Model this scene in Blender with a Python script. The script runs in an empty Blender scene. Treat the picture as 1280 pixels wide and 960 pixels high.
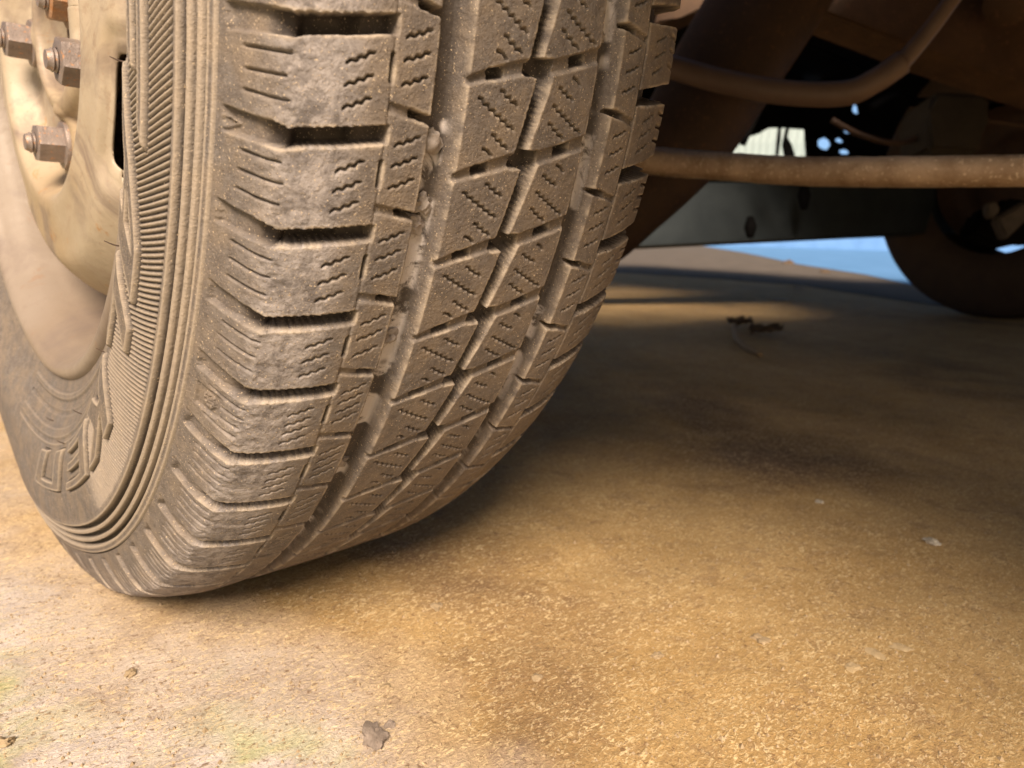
import bpy, bmesh, math, random
import numpy as np
from mathutils import Vector, Matrix

random.seed(7)
rng = np.random.default_rng(11)
R = math.radians
scn = bpy.context.scene
col = scn.collection

# ------------------------------------------------------------------ camera
GZ = .318                                   # height of the wheel centre above the ground
CAM = Vector((-.17851, -.50839, -.10895 + GZ))
CX = Vector((.727216, -.685850, .027701))   # camera right
CF = Vector((.675166, .707448, -.208967))   # camera forward
CU = Vector((.123723, .170667, .977530))    # camera up
FP = 898.65                                 # focal length in pixels of the 1280 px wide photograph
cam_d = bpy.data.cameras.new('camera')
cam = bpy.data.objects.new('camera', cam_d)
col.objects.link(cam)
cam.matrix_world = Matrix(((CX.x, CU.x, -CF.x, CAM.x), (CX.y, CU.y, -CF.y, CAM.y), (CX.z, CU.z, -CF.z, CAM.z), (0, 0, 0, 1)))
cam_d.sensor_width = 36
cam_d.lens = FP * 36 / 1280
cam_d.clip_start = .01
cam_d.clip_end = 400
cam_d.dof.use_dof = True
cam_d.dof.focus_distance = .27
cam_d.dof.aperture_fstop = 14
scn.camera = cam

# ------------------------------------------------------------------ light
SUN_EL, SUN_AZ_FROM = 41, (-.70, -.71)      # where the light comes from
w = bpy.data.worlds.new('World'); scn.world = w; w.use_nodes = True
nt = w.node_tree; bg = nt.nodes['Background']
sky = nt.nodes.new('ShaderNodeTexSky'); sky.sky_type = 'NISHITA'; sky.sun_disc = False
sky.sun_elevation = R(SUN_EL); sky.sun_rotation = math.atan2(SUN_AZ_FROM[0], SUN_AZ_FROM[1])
sky.air_density = .8; sky.dust_density = 6.0; sky.ozone_density = 1.0
nt.links.new(sky.outputs[0], bg.inputs[0]); bg.inputs[1].default_value = .052
sl = bpy.data.lights.new('sun', 'SUN'); sl.energy = 5.0; sl.angle = R(24); sl.color = (1.0, .84, .66)
sun = bpy.data.objects.new('sun', sl); col.objects.link(sun)
h_ = math.hypot(*SUN_AZ_FROM)
sdir = Vector((SUN_AZ_FROM[0] / h_ * math.cos(R(SUN_EL)), SUN_AZ_FROM[1] / h_ * math.cos(R(SUN_EL)), math.sin(R(SUN_EL))))
sun.rotation_euler = sdir.to_track_quat('Z', 'Y').to_euler()
sun.location = (-3, -3, 4)
scn.view_settings.view_transform = 'Standard'; scn.view_settings.look = 'None'
scn.view_settings.exposure = 0.86; scn.view_settings.gamma = 1
scn.cycles.max_bounces = 8

# ------------------------------------------------------------------ helpers
def at(u, v, d):
    """a point of the place that stands at pixel u, v of the photograph, d metres deep"""
    return CAM + (CX * ((u - 640) / FP) + CF + CU * ((480 - v) / FP)) * d
def gnd(u, v, z=0.0):
    d = CX * ((u - 640) / FP) + CF + CU * ((480 - v) / FP)
    return CAM + d * ((z - CAM.z) / d.z)

def link(name, me, mats, parent=None):
    o = bpy.data.objects.new(name, me); col.objects.link(o)
    for m in (mats if isinstance(mats, (list, tuple)) else [mats]):
        if m: me.materials.append(m)
    if parent: o.parent = parent
    return o
def tag(o, label=None, cat=None, group=None, kind=None):
    for k, v in (('label', label), ('category', cat), ('group', group), ('kind', kind)):
        if v: o[k] = v
    return o
def from_bm(name, bm, mat, parent=None, smooth=True):
    me = bpy.data.meshes.new(name); bmesh.ops.recalc_face_normals(bm, faces=bm.faces); bm.to_mesh(me); bm.free()
    if smooth:
        me.polygons.foreach_set('use_smooth', [True] * len(me.polygons))
        me.set_sharp_from_angle(angle=R(38))
    return link(name, me, mat, parent)
def grid_mesh(name, V, F, mat, parent=None, attrs=None, smooth=True):
    """V (n,3) and F (m,4) arrays -> one mesh object"""
    me = bpy.data.meshes.new(name)
    V = np.ascontiguousarray(V, dtype=np.float32); F = np.ascontiguousarray(F, dtype=np.int32)
    me.vertices.add(len(V)); me.vertices.foreach_set('co', V.ravel())
    me.loops.add(F.size); me.loops.foreach_set('vertex_index', F.ravel())
    me.polygons.add(len(F)); me.polygons.foreach_set('loop_start', np.arange(0, F.size, F.shape[1], dtype=np.int32))
    me.polygons.foreach_set('use_smooth', np.full(len(F), smooth))
    me.update(calc_edges=True)
    for k, a in (attrs or {}).items():
        at_ = me.attributes.new(k, 'FLOAT', 'POINT'); at_.data.foreach_set('value', np.ascontiguousarray(a, dtype=np.float32))
    return link(name, me, mat, parent)
def tube(name, pts, rad, mat, parent=None, seg=20, sub=8, wob=0.0):
    """round bar through pts; rad is one value or one per point"""
    P = np.array([tuple(p) for p in pts], float); n = len(P)
    rad = np.full(n, rad, float) if np.isscalar(rad) else np.array(rad, float)
    Q, RR = [], []
    for i in range(n - 1):
        p0, p1, p2, p3 = P[max(i - 1, 0)], P[i], P[i + 1], P[min(i + 2, n - 1)]
        for j in range(sub):
            t = j / sub
            Q.append(.5 * ((2 * p1) + (-p0 + p2) * t + (2 * p0 - 5 * p1 + 4 * p2 - p3) * t * t + (-p0 + 3 * p1 - 3 * p2 + p3) * t ** 3))
            RR.append(rad[i] * (1 - t) + rad[i + 1] * t)
    Q.append(P[-1]); RR.append(rad[-1]); Q = np.array(Q)
    T = np.gradient(Q, axis=0); T /= np.linalg.norm(T, axis=1)[:, None]
    up = np.array([0.13, .09, 1.0]); V = []
    for i in range(len(Q)):
        a = np.cross(T[i], up); a /= np.linalg.norm(a); b = np.cross(T[i], a)
        for k in range(seg):
            an = 2 * math.pi * k / seg; r_ = RR[i] * (1 + wob * rng.normal())
            V.append(Q[i] + r_ * (math.cos(an) * a + math.sin(an) * b))
    F = [[i * seg + k, i * seg + (k + 1) % seg, (i + 1) * seg + (k + 1) % seg, (i + 1) * seg + k] for i in range(len(Q) - 1) for k in range(seg)]
    c0 = len(V); V += [Q[0], Q[-1]]; L = (len(Q) - 1) * seg
    for k in range(seg):
        F.append([c0, (k + 1) % seg, k, k]); F.append([c0 + 1, L + k, L + (k + 1) % seg, L + (k + 1) % seg])
    me = bpy.data.meshes.new(name)
    me.from_pydata([tuple(v) for v in V], [], [f if f[2] != f[3] else f[:3] for f in F])
    me.polygons.foreach_set('use_smooth', [True] * len(me.polygons)); me.update()
    return link(name, me, mat, parent)
def slab(name, pts, thick, mat, parent=None, bev=.003, away=CF):
    """solid plate: outline of points (any order round), given thickness away from the viewer's side"""
    bm = bmesh.new(); a = [bm.verts.new(p) for p in pts]; b = [bm.verts.new(Vector(p) + away * thick) for p in pts]
    bm.faces.new(a); bm.faces.new(list(reversed(b))); n = len(pts)
    for i in range(n): bm.faces.new([a[i], b[i], b[(i + 1) % n], a[(i + 1) % n]])
    if bev: bmesh.ops.bevel(bm, geom=list(bm.edges), offset=bev, segments=2, affect='EDGES', clamp_overlap=True)
    return from_bm(name, bm, mat, parent)
def vnoise(a, b, scale, seed=0, octs=3):
    """smooth value noise of two coordinate arrays, about -1..1"""
    out = np.zeros(np.broadcast(a, b).shape); amp = 1; tot = 0
    g = np.random.default_rng(seed).uniform(-1, 1, (512, 512))
    for o in range(octs):
        x = a * (2 ** o) / scale + 37.3 * o; y = b * (2 ** o) / scale + 11.7 * o
        xi = np.floor(x).astype(int); yi = np.floor(y).astype(int); fx = x - xi; fy = y - yi
        fx = fx * fx * (3 - 2 * fx); fy = fy * fy * (3 - 2 * fy); xi %= 512; yi %= 512; x1 = (xi + 1) % 512; y1 = (yi + 1) % 512
        out += amp * ((g[xi, yi] * (1 - fx) + g[x1, yi] * fx) * (1 - fy) + (g[xi, y1] * (1 - fx) + g[x1, y1] * fx) * fy); tot += amp; amp *= .55
    return out / tot * 1.6
def sstep(x): x = np.clip(x, 0, 1); return x * x * (3 - 2 * x)

# ------------------------------------------------------------------ materials
class NT:
    def __init__(s, name):
        s.m = bpy.data.materials.new(name); s.m.use_nodes = True; s.t = s.m.node_tree; s.b = s.t.nodes['Principled BSDF']
        s.co = s.t.nodes.new('ShaderNodeTexCoord').outputs['Object']
    def noise(s, scale, detail=4, rough=.6, dist=0, vec=None, out='Fac'):
        n = s.t.nodes.new('ShaderNodeTexNoise'); n.inputs['Scale'].default_value = scale; n.inputs['Detail'].default_value = detail
        n.inputs['Roughness'].default_value = rough; n.inputs['Distortion'].default_value = dist
        s.t.links.new(vec or s.co, n.inputs['Vector']); return n.outputs[out]
    def voro(s, scale, feat='F1', out='Distance', vec=None):
        n = s.t.nodes.new('ShaderNodeTexVoronoi'); n.inputs['Scale'].default_value = scale; n.feature = feat
        s.t.links.new(vec or s.co, n.inputs['Vector']); return n.outputs[out]
    def ramp(s, fac, *stops):
        n = s.t.nodes.new('ShaderNodeValToRGB'); e = n.color_ramp.elements
        while len(e) < len(stops): e.new(.5)
        for k, (p, c) in enumerate(stops):
            e[k].position = p; e[k].color = (c, c, c, 1) if np.isscalar(c) else (*c, 1)
        s.t.links.new(fac, n.inputs[0]); return n.outputs[0]
    def mix(s, fac, a, b, mode='MIX'):
        n = s.t.nodes.new('ShaderNodeMix'); n.data_type = 'RGBA'; n.blend_type = mode
        for sock, v in ((n.inputs[0], fac), (n.inputs[6], a), (n.inputs[7], b)):
            if isinstance(v, bpy.types.NodeSocket): s.t.links.new(v, sock)
            elif sock is n.inputs[0]: sock.default_value = v
            else: sock.default_value = (*v, 1)
        return n.outputs[2]
    def math(s, op, a, b=0.0):
        n = s.t.nodes.new('ShaderNodeMath'); n.operation = op
        for k, v in enumerate((a, b)):
            if isinstance(v, bpy.types.NodeSocket): s.t.links.new(v, n.inputs[k])
            else: n.inputs[k].default_value = v
        return n.outputs[0]
    def attr(s, name):
        n = s.t.nodes.new('ShaderNodeAttribute'); n.attribute_name = name; return n.outputs['Fac']
    def bump(s, h, dist, strength=1.0, prev=None):
        n = s.t.nodes.new('ShaderNodeBump'); n.inputs['Distance'].default_value = dist; n.inputs['Strength'].default_value = strength
        s.t.links.new(h, n.inputs['Height'])
        if prev: s.t.links.new(prev, n.inputs['Normal'])
        return n.outputs[0]
    def done(s, colr, rough=.8, normal=None, metal=0.0, spec=.35):
        b = s.b
        for k, v in (('Base Color', colr), ('Roughness', rough), ('Metallic', metal), ('Specular IOR Level', spec)):
            if isinstance(v, bpy.types.NodeSocket): s.t.links.new(v, b.inputs[k])
            elif k == 'Base Color': b.inputs[k].default_value = (*v, 1)
            else: b.inputs[k].default_value = v
        if normal: s.t.links.new(normal, b.inputs['Normal'])
        return s.m

def mat_rubber():
    n = NT('dusty_rubber')
    big = n.noise(14, 5, .6); mid = n.noise(70, 5, .65); fine = n.noise(900, 3, .7); grit = n.voro(1500)
    base = n.mix(n.ramp(big, (.35, 0), (.65, 1)), (.138, .111, .092), (.130, .113, .104))
    base = n.mix(n.ramp(n.noise(230, 5, .75, .5), (.42, .75), (.60, 0)), base, (.085, .068, .058))
    base = n.mix(n.ramp(mid, (.44, 0), (.66, .8)), base, (.170, .130, .096))
    sc = n.attr('scuff'); patch = n.ramp(n.noise(160, 5, .7, .6), (.38, 0), (.60, 1))
    worn = n.mix(patch, (.105, .091, .088), (.285, .252, .240))
    base = n.mix(n.math('MULTIPLY', sc, .85), base, worn)
    base = n.mix(n.attr('bare_shade'), base, (.048, .038, .033))  # bare groove rubber, and shade painted dark into recesses
    base = n.mix(n.ramp(n.noise(1300, 2, .6), (.635, 0), (.70, .8)), base, (.46, .35, .235))
    base = n.mix(n.ramp(n.noise(1100, 2, .6), (.30, .55), (.40, 0)), base, (.07, .05, .038))
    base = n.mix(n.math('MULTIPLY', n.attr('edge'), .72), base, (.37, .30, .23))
    md = n.ramp(n.noise(60, 5, .7, 1.2), (.40, 0), (.50, 1))
    base = n.mix(n.math('MULTIPLY', n.attr('mud'), md), base, (.52, .46, .43))
    bm_ = n.bump(fine, .0007, .65); bm_ = n.bump(n.noise(260, 5, .7), .0012, n.math('ADD', n.math('MULTIPLY', sc, .9), .25) if False else .45, bm_)
    return n.done(base, .78, bm_, spec=.3)
RUBBER = mat_rubber()

def mat_rim():
    n = NT('painted_wheel_steel')
    a = n.noise(16, 5, .6, .5)
    c = n.mix(n.ramp(a, (.35, 0), (.65, 1)), (.29, .232, .165), (.37, .305, .23))
    c = n.mix(n.ramp(n.noise(7, 3, .5), (.5, 0), (.66, .8)), c, (.28, .20, .115))
    c = n.mix(n.ramp(n.noise(45, 6, .7, 1.0), (.58, 0), (.66, .5)), c, (.22, .15, .10))
    c = n.mix(n.ramp(n.noise(13, 6, .68, .8), (.50, 0), (.66, .8)), c, (.14, .10, .082))
    c = n.mix(n.ramp(n.noise(22, 5, .7, 1.5), (.62, 0), (.66, .7)), c, (.30, .15, .05))
    c = n.mix(n.ramp(n.noise(500, 3, .6), (.62, 0), (.70, .5)), c, (.25, .15, .09))
    sp = n.t.nodes.new('ShaderNodeSeparateXYZ'); n.t.links.new(n.co, sp.inputs[0])
    rad = n.math('SQRT', n.math('ADD', n.math('MULTIPLY', sp.outputs[1], sp.outputs[1]), n.math('MULTIPLY', sp.outputs[2], sp.outputs[2])))
    rad = n.math('ADD', rad, n.math('MULTIPLY', n.math('SUBTRACT', n.noise(22, 4, .6), .5), .03))
    c = n.mix(n.math('MULTIPLY', n.ramp(rad, (.158, 0), (.176, 1)), .75), c, (.155, .120, .098))
    return n.done(c, n.ramp(n.noise(30, 4), (.3, .45), (.7, .68)), n.bump(n.noise(120, 5, .6), .0009, .5), metal=.05, spec=.4)
RIM = mat_rim()
def simple(name, c1, c2, scale, rough=.7, bump=.001, metal=0.0, speck=None, bscale=None, spec=.35):
    n = NT(name); c = n.mix(n.ramp(n.noise(scale, 6, .65, .4), (.36, 0), (.64, 1)), c1, c2)
    if speck: c = n.mix(n.ramp(n.noise(scale * 9, 3, .6), (.60, 0), (.68, .8)), c, speck)
    return n.done(c, rough, n.bump(n.noise(bscale or scale * 6, 5, .7), bump, .6), metal, spec)
NUT = simple('dull_zinc_nut', (.17, .135, .12), (.25, .20, .175), 60, .45, .0008, .35, (.42, .20, .08))
RUSTNUT = simple('rusty_nut', (.30, .13, .045), (.24, .17, .12), 70, .6, .001, .2, (.45, .25, .10))
ROD = simple('pitted_rusty_rod', (.36, .235, .145), (.60, .43, .30), 34, .34, .0030, .35, (.95, .78, .58), 420, .8)  # pale specks paint sparkle into the rod's colour
DARKRUST = simple('dark_rusted_steel', (.036, .020, .014), (.055, .030, .019), 18, .7, .0015, .1, (.11, .05, .025))
RUSTBEAM = simple('brown_rusted_beam', (.055, .028, .014), (.085, .044, .021), 14, .75, .002, 0, (.12, .055, .03))
PIPE = simple('brown_painted_pipe', (.115, .075, .058), (.15, .098, .076), 12, .5, .0006)
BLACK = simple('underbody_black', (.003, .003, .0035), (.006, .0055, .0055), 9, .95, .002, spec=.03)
SILL = simple('blue_grey_underseal', (.017, .023, .027), (.027, .034, .038), 10, .75, .002)
GREYM = simple('grey_cast_metal', (.10, .085, .075), (.065, .055, .05), 30, .6, .002, .2)
TANBLOCK = simple('tan_cast_block', (.032, .025, .017), (.022, .017, .012), 20, .7, .002)
FARRUB = simple('dark_dry_rubber', (.045, .028, .020), (.06, .038, .026), 12, .85, .002)
BODY = simple('vehicle_body_paint', (.55, .54, .50), (.60, .58, .54), 3, .4, .0002)

def mat_ground():
    n = NT('stained_concrete')
    sep = n.t.nodes.new('ShaderNodeSeparateXYZ'); n.t.links.new(n.co, sep.inputs[0])
    # golden-brown tone spreads under the vehicle, its edge wanders; outside it the concrete is pale
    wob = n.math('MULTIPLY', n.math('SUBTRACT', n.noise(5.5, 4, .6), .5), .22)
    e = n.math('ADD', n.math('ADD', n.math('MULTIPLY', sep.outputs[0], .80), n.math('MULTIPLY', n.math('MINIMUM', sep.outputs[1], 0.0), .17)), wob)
    gold_mask = n.ramp(n.math('ADD', n.math('MULTIPLY', e, 3.2), .68), (.26, 0), (.56, 1))
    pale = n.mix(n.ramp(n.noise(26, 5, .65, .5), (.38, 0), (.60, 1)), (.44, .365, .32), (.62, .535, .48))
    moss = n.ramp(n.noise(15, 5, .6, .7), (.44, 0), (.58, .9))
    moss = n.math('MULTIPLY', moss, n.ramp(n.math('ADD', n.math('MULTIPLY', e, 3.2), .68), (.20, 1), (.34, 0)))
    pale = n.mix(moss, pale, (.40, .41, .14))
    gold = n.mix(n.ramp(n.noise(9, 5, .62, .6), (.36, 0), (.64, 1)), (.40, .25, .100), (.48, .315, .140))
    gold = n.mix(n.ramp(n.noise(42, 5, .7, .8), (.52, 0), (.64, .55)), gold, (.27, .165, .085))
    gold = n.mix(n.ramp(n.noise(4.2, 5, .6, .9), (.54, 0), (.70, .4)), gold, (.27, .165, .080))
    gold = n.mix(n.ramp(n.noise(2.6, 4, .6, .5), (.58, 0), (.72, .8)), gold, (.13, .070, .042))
    # one dark damp-looking oil stain
    ax = n.math('SUBTRACT', sep.outputs[0], .475); ay = n.math('SUBTRACT', sep.outputs[1], -.20)
    dd = n.math('SQRT', n.math('ADD', n.math('MULTIPLY', n.math('MULTIPLY', ax, ax), .8), n.math('MULTIPLY', ay, ay)))
    dd = n.math('ADD', dd, n.math('MULTIPLY', n.math('SUBTRACT', n.noise(14, 5, .65, .6), .5), .16))
    gold = n.mix(n.ramp(dd, (.03, .8), (.12, 0)), gold, (.085, .045, .032))
    c = n.mix(gold_mask, pale, gold)
    # short pale fibrous flecks and dark grit
    mp = n.t.nodes.new('ShaderNodeMapping'); mp.inputs['Rotation'].default_value = (0, 0, R(47)); mp.inputs['Scale'].default_value = (1, 2.1, 1)
    n.t.links.new(n.co, mp.inputs[0])
    fl = n.noise(235, 4, .72, 1.3, mp.outputs[0])
    dens = n.ramp(n.noise(22, 4, .6), (.3, .35), (.65, 1))
    c = n.mix(n.math('MULTIPLY', n.ramp(fl, (.525, 0), (.60, .95)), dens), c, (.74, .56, .32))
    c = n.mix(n.ramp(n.noise(330, 3, .7, .4), (.33, .7), (.42, 0)), c, (.18, .10, .05))
    c = n.mix(n.ramp(n.noise(48, 6, .75, .6), (.66, 0), (.70, .6)), c, (.14, .085, .06))
    nb = n.bump(n.noise(420, 5, .75, .5), .0020, .9); nb = n.bump(fl, .0015, .7, nb); nb = n.bump(n.noise(60, 5, .6), .003, .5, nb)
    return n.done(c, n.ramp(n.noise(35, 4), (.3, .75), (.7, .95)), nb, spec=.18)
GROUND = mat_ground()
DIM_STRIP = simple('dimmed_far_concrete', (.085, .07, .058), (.12, .098, .080), 6, .95, .003, spec=.1)  # darker tone that dims the far ground by colour
ROAD = simple('daylight_blue_road', (.07, .18, .36), (.09, .215, .42), 3, .85, .003)  # blue skylight put into the road colour

# ------------------------------------------------------------------ the setting
def ground_z(X, Y):
    fade = np.clip(1 - (np.hypot(X - .3, Y + .1) - .6) / .5, 0, 1)
    return np.minimum((vnoise(X, Y, .16, 3, 3) * .0020 + vnoise(X, Y, .03, 4, 2) * .0007) * fade - .0006, .0010)
def gz(x, y): return float(ground_z(np.array([x]), np.array([y]))[0])
def ground():
    xs = np.concatenate([[-60, -20, -6, -2, -.9], np.arange(-.6, 1.4, .006), [1.5, 1.8, 2.4, 3.5, 6, 12, 30, 80]])
    ys = np.concatenate([[-60, -20, -6, -2, -1.1], np.arange(-.8, .62, .006), [.8, 1.2, 2, 3.5, 6, 12, 30, 80]])
    X, Y = np.meshgrid(xs, ys, indexing='ij')
    Zz = ground_z(X, Y)
    V = np.stack([X, Y, Zz], -1).reshape(-1, 3); nx, ny = X.shape
    i = np.arange(nx - 1)[:, None] * ny + np.arange(ny - 1)[None]
    F = np.stack([i, i + ny, i + ny + 1, i + 1], -1).reshape(-1, 4)
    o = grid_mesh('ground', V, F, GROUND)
    return tag(o, 'brown stained rough concrete driveway under the vehicle', kind='structure')
ground()
def road():
    e = [gnd(1300, 392), gnd(1135, 356), gnd(1083, 344), gnd(1000, 331), gnd(930, 316), gnd(880, 308.0)]
    bm = bmesh.new(); zt = .004
    vs = [bm.verts.new((p.x, p.y, zt)) for p in e] + [bm.verts.new(q) for q in ((90, 60, zt), (95, -40, zt), (20, -40, zt), (4, -6, zt))]
    bm.faces.new(vs); bmesh.ops.triangulate(bm, faces=bm.faces)
    return tag(from_bm('road', bm, ROAD, smooth=False), 'road surface beyond the driveway, blue daylight put into its colour', kind='structure')
road()
def strip():
    e = [gnd(1200, 387), gnd(1000, 357), gnd(900, 349), gnd(785, 342), gnd(600, 332)]
    f = [Vector((16, 12, 0)), Vector((30, 18, 0)), Vector((30, 12, 0)), gnd(1300, 372)]
    bm = bmesh.new(); bm.faces.new([bm.verts.new((p.x, p.y, .0018)) for p in e + f]); bmesh.ops.triangulate(bm, faces=bm.faces)
    return tag(from_bm('path', bm, DIM_STRIP, smooth=False), 'darker grey strip added to dim the far driveway before the road', kind='structure')
strip()

# ------------------------------------------------------------------ the van
van = bpy.data.objects.new('van', None); col.objects.link(van); van.location = (0, 0, 0)
tag(van, 'parked van seen from under its wheel arch, with a dusty all-season tyre and rusty underbody', 'van')

# ---- near wheel: steel disc and rim (origin at the wheel centre)
def lathe_arr(prof, thetas, seed=None):
    prof = np.array(prof); th = np.asarray(thetas)
    x = np.repeat(prof[None, :, 0], len(th), 0); r = np.repeat(prof[None, :, 1], len(th), 0); t = np.repeat(th[:, None], len(prof), 1)
    V = np.stack([x, -r * np.cos(t), r * np.sin(t)], -1)
    return V, x, r, t
def quads(nr, nc, wrap=False):
    i = np.arange(nr if wrap else nr - 1)[:, None] ; j = np.arange(nc - 1)[None]
    i2 = (i + 1) % nr
    return np.stack([i * nc + j, i2 * nc + j, i2 * nc + j + 1, i * nc + j + 1], -1).reshape(-1, 4)
def dense(prof, step):
    P = np.array(prof, float); n = len(P); Q = []
    for i in range(n - 1):
        p0, p1, p2, p3 = P[max(i - 1, 0)], P[i], P[i + 1], P[min(i + 2, n - 1)]
        k = max(2, int(np.linalg.norm(p2 - p1) / step * 3))
        for t in np.linspace(0, 1, k, endpoint=False):
            Q.append(.5 * ((2 * p1) + (-p0 + p2) * t + (2 * p0 - 5 * p1 + 4 * p2 - p3) * t * t + (-p0 + 3 * p1 - 3 * p2 + p3) * t ** 3))
    Q.append(P[-1]); Q = np.array(Q)
    s = np.concatenate([[0], np.cumsum(np.linalg.norm(np.diff(Q, axis=0), axis=1))])
    m = int(s[-1] / step) + 1; ss = np.linspace(0, s[-1], m)
    return np.stack([np.interp(ss, s, Q[:, 0]), np.interp(ss, s, Q[:, 1])], -1), ss

rim_prof = [(-.0800, .2035), (-.0826, .2015), (-.0830, .1990), (-.0812, .1966), (-.0775, .1945), (-.0720, .1905), (-.0650, .1870), (-.0520, .1845),
            (-.0380, .1825), (-.0300, .1790), (-.0262, .1730), (-.0290, .1668), (-.0400, .1600), (-.0520, .1530), (-.0620, .1440), (-.0695, .1340), (-.0718, .1220),
            (-.0735, .1100), (-.0748, .1020), (-.0735, .0975), (-.0650, .0930), (-.0585, .0885), (-.0570, .0820), (-.0570, .0700), (-.0575, .0560), (-.0600, .0510), (-.0640, .0480), (-.0655, .0440), (-.0630, .0410), (-.0400, .0400)]
rp, _ = dense(rim_prof, .0010)
NTH = 720
V, x_, r_, t_ = lathe_arr(rp, np.linspace(0, 2 * math.pi, NTH, endpoint=False))
td = np.degrees(t_)
# gentle dents, plus raised pads round the stud holes
STUDS = [-27, -99, -180, 108]
dx = vnoise(td / 10, r_ * 100, 3.0, 21, 2) * .0006
for s_ in STUDS:
    a = R(s_); d = np.hypot(-r_ * np.cos(t_) + .067 * math.cos(a), r_ * np.sin(t_) - .067 * math.sin(a))
    dx -= .0035 * (1 - sstep((d - .016) / .008)) * (r_ < .09)
hole = np.zeros_like(r_, bool)
for k in range(3):
    hc = -27 + 120 * k; dth = (td - hc + 180) % 360 - 180
    q = ((dth / 12.5) ** 4 + ((r_ - .137) / .0125) ** 4) ** .25          # rounded slot
    hole |= q < 1
    sn = (q >= 1) & (q < 1.15); f_ = np.where(sn, 1 / np.maximum(q, 1), 1)
    nt2 = np.radians(hc + dth * f_); nr2 = .137 + (r_ - .137) * f_
    V[..., 1] = np.where(sn, -nr2 * np.cos(nt2), V[..., 1]); V[..., 2] = np.where(sn, nr2 * np.sin(nt2), V[..., 2])
    dx += .0035 * (1 - sstep((q - 1.13) / .35))
V[..., 0] += dx
F = quads(NTH, len(rp), True)
hf = hole.reshape(-1)[F].any(1)
wheel = grid_mesh('wheel', V.reshape(-1, 3), F[~hf], RIM, van)
wheel.location = (0, 0, GZ); tag(wheel, 'near wheel, dusty cream steel rim with a thick treaded tyre')
md = wheel.modifiers.new('thickness', 'SOLIDIFY'); md.thickness = .0035; md.offset = 0

def hexnut(name, pos, r_flat, length, mat, stud=True, turn=0.0, cone=False):
    """hexagonal wheel nut pointing outwards (-x), washer flange at its foot and stud end in it"""
    bm = bmesh.new(); rc = r_flat / math.cos(math.pi / 6)
    def ring(x, r, n=6, off=0.0): return [bm.verts.new((x, r * math.cos(2 * math.pi * k / n + off), r * math.sin(2 * math.pi * k / n + off))) for k in range(n)]
    N = 48
    def hexr(a, r):        # radius of a hexagon at angle a
        b = (a % (math.pi / 3)) - math.pi / 6; return r * math.cos(0) / math.cos(b)
    rings = []
    prof = [(-.000, 1.0, 0), (-length + .0022, 1.0, 0), (-length + .0006, .985, .35), (-length, .90, 1), (-length, .58, 1), (-length + .004, .56, 1)]
    for x, s, rnd in prof:
        vs = []
        for k in range(N):
            a = 2 * math.pi * k / N; hr = hexr(a, r_flat); rr = hr * (1 - rnd) + min(hr, r_flat * 1.06) * rnd if rnd < 1 else r_flat
            vs.append(bm.verts.new((x, rr * s * math.cos(a + turn), rr * s * math.sin(a + turn))))
        rings.append(vs)
    for a, b in zip(rings[:-1], rings[1:]):
        for k in range(N): bm.faces.new([a[k], a[(k + 1) % N], b[(k + 1) % N], b[k]])
    # flange / washer
    fl = [(.008, r_flat * 1.18), (.0015, r_flat * 1.38), (-.0010, r_flat * 1.42), (-.0026, r_flat * 1.36), (-.0032, r_flat * 1.10), (-.0032, r_flat * .8)]
    pr = None
    for x, r in fl:
        vs = ring(x, r, N)
        if pr:
            for k in range(N): bm.faces.new([pr[k], pr[(k + 1) % N], vs[(k + 1) % N], vs[k]])
        pr = vs
    o = from_bm(name, bm, mat, wheel); o.location = pos
    if stud:
        bm = bmesh.new(); pr = None; prof = [(-length + .006, .0058)]
        for k in range(9): prof += [(-length + .004 - k * .0009, .0060 if k % 2 else .0052)]
        prof += [(-length - .0050, .0045), (-length - .0052, .0001)]
        for x, r in prof:
            vs = [bm.verts.new((x, r * math.cos(2 * math.pi * k / 20), r * math.sin(2 * math.pi * k / 20))) for k in range(20)]
            if pr:
                for k in range(20): bm.faces.new([pr[k], pr[(k + 1) % 20], vs[(k + 1) % 20], vs[k]])
            pr = vs
        s = from_bm('stud', bm, NUT, wheel); s.location = pos
    return o
for k, a in enumerate(STUDS):
    a = R(a); p = (-.0625, -.067 * math.cos(a), .067 * math.sin(a))
    o = hexnut('lug_nut', p, .0100 if k else .0108, .0165, NUT, True, [.35, .1, .22, .5][k])
d_ = CX * ((70 - 640) / FP) + CF + CU * ((480 - 2) / FP); q_ = CAM + d_ * ((-.060 - CAM.x) / d_.x)
o = hexnut('lug_nut', (-.052, q_.y, q_.z - GZ), .0100, .0125, RUSTNUT, True, .15); o['label'] = 'rusty orange nut on the wheel centre'
# hub behind the disc
bm = bmesh.new(); pr = None
for x, r in [(-.052, .0001), (-.052, .030), (-.048, .0385), (.02, .039), (.02, .06), (.05, .06), (.05, .13), (.06, .13), (.06, .0001)]:
    vs = [bm.verts.new((x, r * math.cos(2 * math.pi * k / 48), r * math.sin(2 * math.pi * k / 48))) for k in range(48)]
    if pr:
        for k in range(48): bm.faces.new([pr[k], pr[(k + 1) % 48], vs[(k + 1) % 48], vs[k]])
    pr = vs
from_bm('hub', bm, DARKRUST, wheel)

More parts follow.
